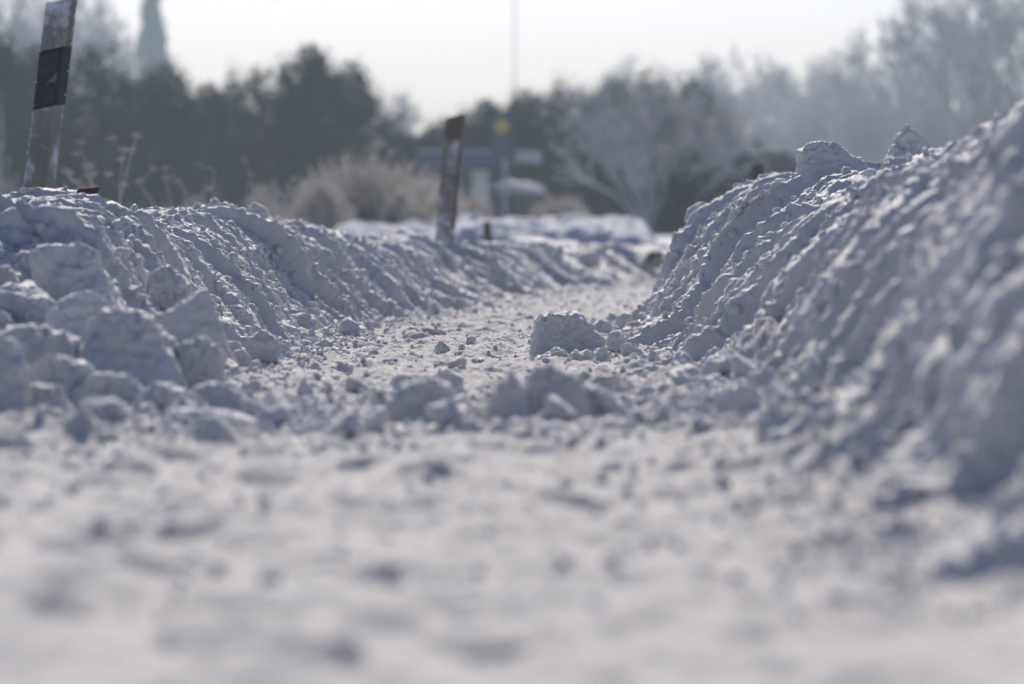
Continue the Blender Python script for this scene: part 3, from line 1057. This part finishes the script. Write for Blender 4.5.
GB = -0.10
EV = [  # variant, px, top row, distance, half width px, label
    (0, -20, 30, 132, 75, "dark bushy tree cut by the left edge of the photo"),
    (1, 40, 44, 140, 55, "dark tree directly behind the banded left post"),
    (3, 100, 50, 136, 60, "rounded dark tree just right of the banded left post"),
    (0, 160, 62, 140, 52, "dark tree in front of the hazy spruce"),
    (1, 206, 84, 145, 42, "lower dark tree in the dip right of the hazy spruce"),
    (2, 236, 66, 150, 38, "slim pointed dark tree left of the twin topped tree"),
    (3, 262, 72, 148, 40, "dark tree at the left shoulder of the tall dark hump"),
    (1, 308, 46, 146, 46, "tallest dark tree, above the beige frosted bush"),
    (0, 345, 60, 144, 44, "dark tree at the right shoulder of the tall dark hump"),
    (3, 392, 118, 150, 42, "low dark tree in the gap left of the middle post"),
    (0, 440, 118, 152, 45, "low dark tree directly behind the middle post"),
    (1, 484, 100, 146, 40, "dark tree behind the bus stop sign"),
    (0, 520, 88, 150, 34, "small pointed dark tree right of the bus stop sign"),
    (2, 562, 76, 142, 42, "pointed dark tree left of the frosted fan shaped tree"),
    (3, 546, 98, 148, 44, "broad dark tree right of the shelter roof"),
    (0, 610, 80, 144, 52, "dark tree behind the left half of the fan shaped frosted tree"),
    (2, 650, 66, 142, 48, "peaked dark tree behind the top of the fan shaped frosted tree"),
    (1, 690, 82, 144, 48, "dark tree behind the right half of the fan shaped frosted tree"),
    (3, 735, 122, 140, 46, "low dark tree above the far left end of the right bank"),
    (0, 690, 150, 120, 34, "low dark bush-like tree seen just left of the right bank's far end"),
    (0, 775, 150, 150, 40, "low dark shrubby tree above the middle of the right bank"),
]
for k, px, yt, D, hw, lab in EV:
    evergreen(k, px, yt, D * 0.93, hw, 0.9, lab, base=GB, rz=0)


def grow(seed, levels=5, spread=0.55, up=0.25, n0=5, ratio=0.72, length=0.36, r0=0.022, kids=(3, 4), fan=False):
    rs = np.random.default_rng(seed)
    big, small = [], []

    def rec(p, d, l, r, lev):
        n = 2 if lev < levels - 1 else 1
        q = p
        for i in range(n):
            d = d + rs.normal(size=3) * 0.11
            d[2] += up * 0.10
            d /= np.linalg.norm(d)
            q2 = q + d * l / n
            (big if lev < 2 else small).append((tuple(q), tuple(q2), r * (1 - 0.25 * i / n), r * (1 - 0.25 * (i + 1) / n)))
            if lev >= 1 and lev < levels and rs.random() < 0.8:
                dd = d + rs.normal(size=3) * spread
                dd /= np.linalg.norm(dd)
                rec(q2, dd, l * ratio * 0.8, r * 0.5, lev + 1)
            q = q2
        if lev < levels:
            for k in range(rs.integers(kids[0], kids[1] + 1)):
                dd = d + rs.normal(size=3) * spread
                dd[2] += up
                dd /= np.linalg.norm(dd)
                rec(q, dd, l * ratio * rs.uniform(0.75, 1.1), r * 0.62, lev + 1)

    p = np.zeros(3)
    if fan:
        for k in range(n0):
            a = k / n0 * 2 * math.pi
            tilt = rs.uniform(0.15, 0.95)
            d = np.array([math.cos(a) * tilt, math.sin(a) * tilt, 1.0])
            d /= np.linalg.norm(d)
            rec(p, d, length, r0, 0)
    else:
        q = np.array([0, 0, length * 0.8])
        big.append(((0, 0, -0.02), tuple(q), r0 * 1.5, r0 * 1.2))
        for k in range(n0):
            dd = rs.normal(size=3) * spread
            dd[2] = 1.0
            dd /= np.linalg.norm(dd)
            rec(q, dd, length * rs.uniform(0.7, 1), r0 * 0.9, 0)
    return big, small


def bare_tree(name, seed, mat, twig=0.0035, **kw):
    big, small = grow(seed, **kw)
    allp = np.array([s[1] for s in big + small])
    H = np.percentile(allp[:, 2], 99.3)
    wx = np.percentile(np.abs(allp[:, 0]), 97)
    root = empty(name, (0, 0, 0), "x", "tree")
    sc = lambda s: ((s[0][0] / wx, s[0][1] / wx, s[0][2] / H), (s[1][0] / wx, s[1][1] / wx, s[1][2] / H), s[2], s[3])
    big = [sc(s) for s in big]
    small = [sc((s[0], s[1], max(s[2], twig), max(s[3], twig * 0.8))) for s in small]
    v, f = tubes(big, 5)
    mesh_np("trunk", v, f, M_BARK, root)
    v, f = tubes(small, 3)
    mesh_np("crown", v, f, mat, root)
    return root


def stand(o, px, ytop, D, half_px, label, cat="tree", group=None, rz=0.0, ysc=None, zoff=0.0):
    x, y, zt = P(px, ytop, D)
    g = float(terrain(np.array(x), np.array(y))) + zoff
    sx = half_px / F * D
    o.location = (x, y, g)
    o.scale = (sx, ysc or sx, zt - g)
    o.rotation_euler = (0, 0, rz)
    tag(o, label, cat, group)
    return o


# the frosted fan-shaped tree in front of the dark ones
ft = bare_tree("frosted_tree", 5, M_FTWIG, twig=0.0048, levels=4, spread=0.33, up=0.14, n0=22, length=0.40, r0=0.012, ratio=0.74, kids=(2, 3), fan=True)
ft.children[0].data.materials[0] = M_FTWIG
ft.children[1].data.materials[0] = M_FTWIG
stand(ft, 655, 74, 112, 92, "broad frosted bare tree fanning out in front of the dark trees", rz=0.4)

# bare hazy trees far behind on the right and on the left
bt = [bare_tree("bare_tree", 21, M_HTWIG, twig=0.0028, levels=4, spread=0.45, up=0.28, n0=5, length=0.36, r0=0.03, kids=(2, 4)),
      bare_tree("bare_tree", 22, M_HTWIG, twig=0.0028, levels=4, spread=0.55, up=0.18, n0=6, length=0.32, r0=0.028, kids=(2, 4)),
      bare_tree("bare_tree", 23, M_HTWIG, twig=0.0028, levels=4, spread=0.38, up=0.35, n0=5, length=0.38, r0=0.026, kids=(2, 4))]
usedb = set()
BT = [
    (0, 640, 62, 210, 45, "thin hazy bare tree showing just above the fan shaped frosted tree"),
    (2, 606, 84, 200, 26, "slight hazy bare tree left of the fan shaped tree's top"),
    (1, 712, 52, 230, 50, "hazy bare tree above the right shoulder of the frosted tree"),
    (0, 750, 62, 240, 48, "hazy bare tree in the low part of the right skyline"),
    (1, 790, 62, 250, 50, "rounded hazy bare tree left of the wedge on the right bank"),
    (2, 826, 56, 240, 42, "hazy bare tree directly above the wedge on the right bank"),
    (0, 858, 36, 225, 44, "medium hazy bare tree where the right skyline begins to climb"),
    (1, 900, -6, 215, 60, "tall hazy bare tree with a dense crown above the pointed chunk"),
    (2, 936, 14, 205, 40, "upright hazy bare tree between the two tallest on the right"),
    (0, 976, -40, 185, 62, "tallest bare tree near the right edge, its top cut by the photo"),
    (1, 1030, -30, 190, 60, "bare tree cut by the right edge of the photo"),
    (2, 1010, 40, 240, 50, "fainter bare tree behind the two at the right edge"),
    (0, 880, 80, 260, 60, "low bare tree far behind the tall dense crowned one"),
    (1, 945, 70, 255, 60, "low bare tree far behind the upright one on the right"),
    (2, 5, -30, 200, 60, "hazy bare tree cut by the left edge above the dark tree"),
    (0, 60, -24, 205, 62, "hazy bare tree behind the banded left post"),
    (1, 112, -8, 210, 50, "hazy bare tree between the left post and the spruce"),
    (1, 398, 88, 190, 42, "small bare tree with pale sky behind it right of the tallest dark tree"),
    (2, 366, 80, 175, 30, "small bare tree leaning on the right flank of the tallest dark tree"),
]
for k, px, yt, D, hw, lab in BT:
    o = bt[k] if k not in usedb else copy_tree(bt[k])
    usedb.add(k)
    stand(o, px, yt, D * 1.68, hw, lab, group="bare hazy trees on the skyline", rz=(px * 0.37) % 6.28)


# hazy spruce at upper left
def spruce():
    rs = np.random.default_rng(77)
    root = empty("spruce_tree", (0, 0, 0), "x", "tree")
    segs = [((0, 0, -0.02), (0, 0, 0.98), 0.02, 0.003)]
    v, f = tubes(segs, 6)
    mesh_np("trunk", v, f, M_BARK, root)
    L = []
    for i in range(46):
        z = 0.12 + 0.86 * i / 45
        rad = (1 - z) * 1.05 + 0.03
        n = 7
        for k in range(n):
            a = rs.uniform(0, 2 * math.pi)
            rr = rad * rs.uniform(0.6, 1.1)
            for t in np.linspace(0.05, 1, 26):
                L.append((math.cos(a) * rr * t + rs.normal() * 0.03, math.sin(a) * rr * t + rs.normal() * 0.03,
                          z - 0.05 * t * t + rs.normal() * 0.006))
    V, Fq = leaf_cards(np.array(L), 0.05, rs)
    V[:, 2] = V[:, 2]
    mesh_np("crown", V, Fq, M_EVER, root, smooth=False)
    return root


sp = spruce()
stand(sp, 152, -38, 430, 50, "hazy tall spruce rising behind the dark trees at upper left")

# frosted bushes
def bush(seed, mat, n=1500, segs_per=5):
    rs = np.random.default_rng(seed)
    segs = []
    for i in range(n):
        a = rs.uniform(0, 2 * math.pi)
        tilt = rs.uniform(0, 1.25)
        d = np.array([math.cos(a) * math.sin(tilt), math.sin(a) * math.sin(tilt), math.cos(tilt)])
        p = np.array([math.cos(a), math.sin(a), 0]) * rs.uniform(0, 0.45)
        l = rs.uniform(0.5, 1.0) * (1.0 - 0.35 * math.hypot(p[0], p[1]))
        for k in range(segs_per):
            q = p + d * l / segs_per
            segs.append((tuple(p), tuple(q), 0.009, 0.008))
            if k > 1:
                e = d + rs.normal(size=3) * 0.6
                e /= np.linalg.norm(e)
                segs.append((tuple(q), tuple(q + e * 0.12), 0.008, 0.006))
            p = q
            d = d + rs.normal(size=3) * 0.18
            d /= np.linalg.norm(d)
    return [s for s in segs if s[1][2] > -0.02]


def make_bush(name, seed, mat, px, ytop, D, half, label, n=900, group=None):
    s = bush(seed, mat, n)
    v, f = tubes(s, 3)
    v[:, 2] = v[:, 2] / np.percentile(v[:, 2], 99.5)
    o = mesh_np(name, v, f, mat)
    stand(o, px, ytop, D, half, label, cat="bush", group=group)
    return o


g_b = "frosted bushes beyond the banks"
make_bush("frosted_bush", 1, M_BUSH, 368, 162, 66, 84, "large domed beige frosted bush left of the middle post", 600, g_b)
make_bush("frosted_bush", 2, M_BUSH, 320, 182, 60, 34, "smaller beige frosted bush at the left flank of the domed one", 800, g_b)
make_bush("frosted_bush", 3, M_BUSH, 430, 180, 70, 40, "beige frosted bush directly behind the middle post", 800, g_b)
make_bush("frosted_bush", 4, M_BUSH, 472, 196, 74, 26, "low frosted bush beneath the shelter's glass", 500, g_b)
make_bush("frosted_bush", 5, M_BUSH, 560, 198, 78, 34, "low frosted bush right of the snow capped bin housing", 600, g_b)
make_bush("frosted_bush", 6, M_BUSH, 262, 188, 52, 26, "thin frosted bush farthest left behind the left bank", 350, g_b)
make_bush("frosted_bush", 7, M_FTWIG, -14, 90, 40, 30, "pale frosted shrub reaching in at the left edge of the photo", 130, g_b)


# hazy thicket of bare shrubs filling the foot of the right skyline
th = bush(91, None, 700)
v, f = tubes(th, 3)
v[:, 2] = v[:, 2] / np.percentile(v[:, 2], 99.5)
th_o = mesh_np("bare_thicket", v, f, M_HTWIG)
for i, (px, yt, D_, hw, lab) in enumerate([
        (765, 128, 200, 42, "hazy bare thicket above the left part of the right bank crest"),
        (818, 104, 215, 50, "hazy bare thicket right behind the wedge on the right bank"),
        (872, 96, 210, 48, "hazy bare thicket left of the pointed crest chunk"),
        (925, 92, 200, 52, "hazy bare thicket right of the pointed crest chunk"),
        (985, 84, 205, 55, "hazy bare thicket at the foot of the tallest bare tree"),
        (1040, 90, 195, 50, "hazy bare thicket cut by the right edge of the photo")]):
    o = th_o if i == 0 else th_o.copy()
    if i:
        link(o)
    stand(o, px, yt, D_ * 1.6, hw, lab, cat="thicket", group="bare thickets under the right skyline", rz=i * 1.1)


# weeds
def umbel(name, px, ytop, Y, label, seed, n=4, spread=0.12, ybase=205, heads=True):
    rs = np.random.default_rng(seed)
    x, y, zt = P(px, ytop, Y)
    zb = 0.0
    H = zt - zb
    segs, tips = [], []
    for k in range(n):
        p = np.array([rs.normal() * 0.02, rs.normal() * 0.02, 0.0])
        top = np.array([rs.normal() * spread, rs.normal() * spread, H * rs.uniform(0.72, 1.0)])
        m = 6
        prev = p
        for i in range(1, m + 1):
            t = i / m
            q = p + (top - p) * np.array([t ** 1.6, t ** 1.6, t])
            segs.append((tuple(prev), tuple(q), 0.0028, 0.0024))
            if i > 2 and rs.random() < 0.7:
                e = q + np.array([rs.normal() * 0.06, rs.normal() * 0.06, rs.uniform(0.04, 0.12)])
                segs.append((tuple(q), tuple(e), 0.002, 0.0015))
                tips.append(e)
            prev = q
        tips.append(top)
    root = empty(name, (x, y, zb), label, "weed", "dry frosted weeds behind the left bank")
    v, f = tubes(segs, 4)
    mesh_np("stem", v, f, M_WEED, root)
    if heads:
        for t in tips:
            hs = []
            for j in range(26):
                a = rs.uniform(0, 6.28)
                r = rs.uniform(0, 0.032)
                e = t + np.array([math.cos(a) * r, math.sin(a) * r, 0.022 - r * 0.3 + rs.normal() * 0.003])
                hs.append((tuple(t), tuple(e), 0.0012, 0.0024))
            v, f = tubes(hs, 3)
            mesh_np("flower_head", v, f, M_WEED, root)
    return root


umbel("dry_weed", 108, 134, 19, "dry frosted umbel weed with flat heads between the left post and the bushes", 4, n=4, spread=0.07)
umbel("dry_weed", 96, 150, 20, "shorter dry frosted weed at the foot of the umbel weed", 5, n=3, spread=0.06)
umbel("dry_weed", 182, 172, 23, "sparse dry frosted weed right of the umbel weed", 6, n=4, spread=0.10)
umbel("dry_weed", 206, 170, 24, "upright frosted stalks left of the bushes", 7, n=5, spread=0.08, heads=False)
umbel("dry_weed", 272, 172, 30, "feathery frosted stalks in front of the smaller bush", 8, n=9, spread=0.12)


# grass tufts behind the left bank
def tuft(px, ytop, Y, label, seed, n=90, w=0.25):
    rs = np.random.default_rng(seed)
    x, y, zt = P(px, ytop, Y)
    segs = []
    for k in range(n):
        p = np.array([rs.normal() * w * 0.5, rs.normal() * w * 0.5, 0])
        q = p + np.array([rs.normal() * 0.06, rs.normal() * 0.06, zt * rs.uniform(0.5, 0.85)])
        e = q + np.array([rs.normal() * 0.08, rs.normal() * 0.08, zt * rs.uniform(0.05, 0.2)])
        segs += [(tuple(p), tuple(q), 0.003, 0.0025), (tuple(q), tuple(e), 0.0025, 0.001)]
    v, f = tubes(segs, 3)
    o = mesh_np("grass_tuft", v, f, M_WEED)
    o.location = (x, y, 0)
    tag(o, label, "grass tuft", "frosted grass tufts behind the left bank")


tuft(292, 186, 32, "frosted grass tuft below the smaller beige bush", 1, w=0.3)
tuft(240, 194, 28, "frosted grass tuft left of the thin bush", 2, w=0.35)
tuft(160, 196, 24, "frosted grass tuft right of the umbel weed", 3, w=0.3)
tuft(12, 176, 22, "frosted grass tuft at the left edge behind the bank", 4, w=0.3)

# ------------------------------------------------------------------ bus stop
M_BLUE = plain_mat("blue_metal", (0.030, 0.055, 0.13), (0.045, 0.075, 0.16), 2, rough=0.45)
M_DMET = plain_mat("dark_metal", (0.03, 0.035, 0.045), (0.05, 0.055, 0.07), 3, rough=0.5)
M_WHITE = plain_mat("white_paint", (0.30, 0.31, 0.35), (0.42, 0.43, 0.47), 4, rough=0.5)
M_YEL = plain_mat("sign_yellow", (0.38, 0.30, 0.04), (0.44, 0.35, 0.06), 3, rough=0.5)
M_GREEN = plain_mat("sign_green", (0.02, 0.16, 0.06), (0.03, 0.20, 0.08), 3, rough=0.5)
M_POSTER = plain_mat("poster_paper", (0.55, 0.60, 0.55), (0.75, 0.78, 0.72), 3, rough=0.6)
M_SHED = plain_mat("dark_green_boards", (0.04, 0.055, 0.045), (0.08, 0.10, 0.08), 2)
M_GLASS, nt_, b_ = new_mat("shelter_glass")
b_.inputs["Base Color"].default_value = (0.75, 0.82, 0.85, 1)
b_.inputs["Roughness"].default_value = 0.12
b_.inputs["Transmission Weight"].default_value = 0.85
b_.inputs["IOR"].default_value = 1.1
n_ = nd(nt_, "ShaderNodeTexNoise")
n_.inputs["Scale"].default_value = 3
mr_ = nd(nt_, "ShaderNodeMapRange")
mr_.inputs["To Min"].default_value = 0.1
mr_.inputs["To Max"].default_value = 0.4
nt_.links.new(n_.outputs["Fac"], mr_.inputs["Value"])
nt_.links.new(mr_.outputs["Result"], b_.inputs["Roughness"])

D = 118.0
g = 0.42
zx = lambda py: P(0, py, D)[2]
xx = lambda px: P(px, 0, D)[0]
sh = empty("bus_shelter", (xx(462), D, g), "open bus shelter with a flat blue roof behind the middle post", "bus shelter")
ox, oz = xx(462), g


def sbox(name, px0, px1, py0, py1, y0, y1, mat, par=sh, bev=0.0, o=(ox, D, oz)):
    return box(name, (xx(px0) - o[0], xx(px1) - o[0], y0, y1, zx(py1) - o[2], zx(py0) - o[2]), mat, par, bev)


sbox("roof", 415, 512, 154, 165, -0.8, 1.0, M_BLUE, bev=0.04)
sbox("roof_snow", 418, 510, 150.5, 153.9, -0.75, 0.95, M_FIELD, bev=0.05)
for px in (420, 466, 494):
    for yy in (-0.65, 0.8):
        box("post", (xx(px - 1.4) - ox, xx(px + 1.4) - ox, yy, yy + 0.09, -0.02, zx(165.2) - oz), M_DMET, sh)
sbox("glass_pane", 422, 464.4, 170, 218, 0.82, 0.84, M_GLASS)
sbox("glass_pane", 467.6, 492.4, 170, 218, 0.82, 0.84, M_GLASS)
pc = sbox("poster_case", 470, 490, 168, 206, 0.70, 0.80, M_DMET, bev=0.01)
sbox("poster", 471.5, 488.5, 170, 204, 0.685, 0.697, M_POSTER, par=pc)
be = box("bench", (xx(425) - ox, xx(460) - ox, 0.2, 0.6, 0.43, 0.48), M_DMET, sh, 0.01)
box("bench_leg", (xx(428) - ox, xx(430) - ox, 0.3, 0.5, -0.02, 0.43), M_DMET, be)
box("bench_leg", (xx(455) - ox, xx(457) - ox, 0.3, 0.5, -0.02, 0.43), M_DMET, be)

# snow covered board at the right end of the roof, on its white pole
o2 = (xx(505), D - 1.6, g)
wp = empty("direction_sign", o2, "white pole carrying a tilted snow dusted board right of the shelter roof", "sign")
bm = bmesh.new()
v, f = tubes([((0, 0, -0.02), (0, 0, zx(160) - g), 0.055, 0.055)], 12)
mesh_np("pole", v, f, M_WHITE, wp)
sb = sbox("board", 511, 537, 151, 163, -0.12, -0.03, M_WHITE, wp, 0.02, o=o2)
sb.rotation_euler = (0, R(3), 0)
box("bracket", (-0.02, xx(512) - o2[0], -0.05, 0.0, zx(159) - g, zx(156) - g), M_DMET, wp)

# bus stop sign
o3 = (xx(496), D - 2.4, g)
bs_ = empty("bus_stop_sign", o3, "bus stop sign with a yellow disc on a dark panel above the shelter roof", "sign")
v, f = tubes([((0, 0, -0.02), (0, 0, zx(118) - g), 0.045, 0.045)], 10)
mesh_np("pole", v, f, M_DMET, bs_)
pn = sbox("sign_panel", 491, 514, 117, 156, -0.10, -0.05, M_DMET, bs_, 0.01, o=o3)
sbox("timetable", 494, 511, 139, 152, -0.112, -0.102, M_BLUE, pn, 0.0, o=o3)
bm = bmesh.new()
bmesh.ops.create_cone(bm, cap_ends=True, segments=40, radius1=0.225, radius2=0.225, depth=0.02,
                      matrix=Matrix.Translation((xx(502) - o3[0], -0.115, zx(129) - g)) @ Matrix.Rotation(R(90), 4, "X"))
bm_obj("yellow_disc", bm, M_YEL, bs_)

# low bin housing with a rounded cap of snow
o4 = (xx(516), D + 1.2, g)
bn = empty("bin_housing", o4, "low dark green bin housing under a rounded cap of snow right of the shelter", "bin housing")
sbox("housing", 497, 534, 192, 226, -0.6, 0.7, M_SHED, bn, 0.02, o=o4)
bm = bmesh.new()
bmesh.ops.create_uvsphere(bm, u_segments=32, v_segments=16, radius=1)
for v_ in bm.verts:
    x_, y_, z_ = v_.co
    nn = 0.10 * float(perlin(x_ * 3, y_ * 3, 7))
    v_.co = Vector((x_ * 0.92 * (abs(x_) ** -0.0), y_ * 0.80, max(z_, -0.2) * (0.30 + nn)))
cp = bm_obj("snow_cap", bm, M_FIELD, bn, smooth=True)
cp.location = (0, 0.05, zx(191) - g)
sbox("door", 500, 514, 196, 224, -0.62, -0.603, M_DMET, bn, 0.0, o=o4)
sbox("door", 517, 531, 196, 224, -0.62, -0.603, M_SHED, bn, 0.0, o=o4)

# tall thin mast
m0 = P(515, 240, 300)
ms = empty("radio_mast", (m0[0], 300, 0.42), "very thin tall grey mast rising into the sky above the bus stop", "mast")
v, f = tubes([((0, 0, -0.1), (0, 0, 12), 0.07, 0.06), ((0, 0, 12), (0, 0, 30), 0.06, 0.05)], 10)
M_MAST = plain_mat("galvanised", (0.25, 0.26, 0.28), (0.35, 0.36, 0.38), 1, rough=0.5, metal=0.4)
mesh_np("pole", v, f, M_MAST, ms)
v, f = tubes([((0, 0, 30), (0, 0, 33), 0.03, 0.02)], 6)
mesh_np("aerial", v, f, M_MAST, ms)

# ------------------------------------------------------------------ haze
HAZE = 0.00064
hb = box("haze", (-680, 680, -680, 680, -1.2, 42), None)
hm = bpy.data.materials.new("haze_air")
hm.use_nodes = True
nt = hm.node_tree
nt.nodes.remove(nt.nodes["Principled BSDF"])
pv = nd(nt, "ShaderNodeVolumePrincipled")
pv.inputs["Color"].default_value = (0.75, 0.90, 1.0, 1)
pv.inputs["Density"].default_value = HAZE
pv.inputs["Anisotropy"].default_value = 0.2
nt.links.new(pv.outputs[0], nt.nodes["Material Output"].inputs["Volume"])
hb.data.materials.append(hm)
tag(hb, kind="stuff")

# ------------------------------------------------------------------ light
SUN_EL, SUN_AZ = R(34), R(-3)        # azimuth clockwise from +Y (straight ahead)
w = bpy.data.worlds.new("World")
scene.world = w
w.use_nodes = True
nt = w.node_tree
bg = nt.nodes["Background"]
sky = nt.nodes.new("ShaderNodeTexSky")
sky.sky_type = "NISHITA"
sky.sun_disc = False
sky.sun_elevation = SUN_EL
sky.sun_rotation = SUN_AZ
sky.air_density = 1.0
sky.dust_density = 3.5
sky.ozone_density = 1.5
wb = nt.nodes.new("ShaderNodeMix")          # white balance of the photograph
wb.data_type = "RGBA"
wb.blend_type = "MULTIPLY"
wb.inputs[0].default_value = 1.0
wb.inputs[7].default_value = (0.87, 1.01, 1.50, 1)
nt.links.new(sky.outputs[0], wb.inputs[6])
nt.links.new(wb.outputs[2], bg.inputs["Color"])
bg.inputs["Strength"].default_value = 0.056
sd = bpy.data.lights.new("sun", "SUN")
sd.energy = 5.0
sd.angle = R(0.53)
sd.color = (1.0, 0.92, 0.80)
so = bpy.data.objects.new("sun", sd)
link(so)
dirv = Vector((math.sin(SUN_AZ) * math.cos(SUN_EL), math.cos(SUN_AZ) * math.cos(SUN_EL), math.sin(SUN_EL)))
so.rotation_euler = dirv.to_track_quat("Z", "Y").to_euler()
so.location = (0, 0, 20)

# ------------------------------------------------------------------ camera
cd = bpy.data.cameras.new("camera")
cd.lens = 135
cd.sensor_width = 36
cd.clip_start = 0.05
cd.clip_end = 3000
cd.dof.use_dof = True
cd.dof.focus_distance = 10.2
cd.dof.aperture_fstop = 4.4
cam = bpy.data.objects.new("camera", cd)
link(cam)
cam.location = (0, 0, HC)
pitch = math.atan((342 - HY) / F)
cam.rotation_euler = (R(90) - pitch, 0, 0)
scene.camera = cam

scene.view_settings.view_transform = "Standard"
scene.view_settings.look = "None"
scene.view_settings.gamma = 1
scene.view_settings.use_curve_mapping = False
scene.view_settings.exposure = 0.27
cy = scene.cycles
cy.use_denoising = True
cy.max_bounces = 8
cy.diffuse_bounces = 4
cy.glossy_bounces = 2
cy.transmission_bounces = 4
cy.volume_bounces = 1
cy.transparent_max_bounces = 6
cy.caustics_reflective = False
cy.caustics_refractive = False
cy.sample_clamp_indirect = 8
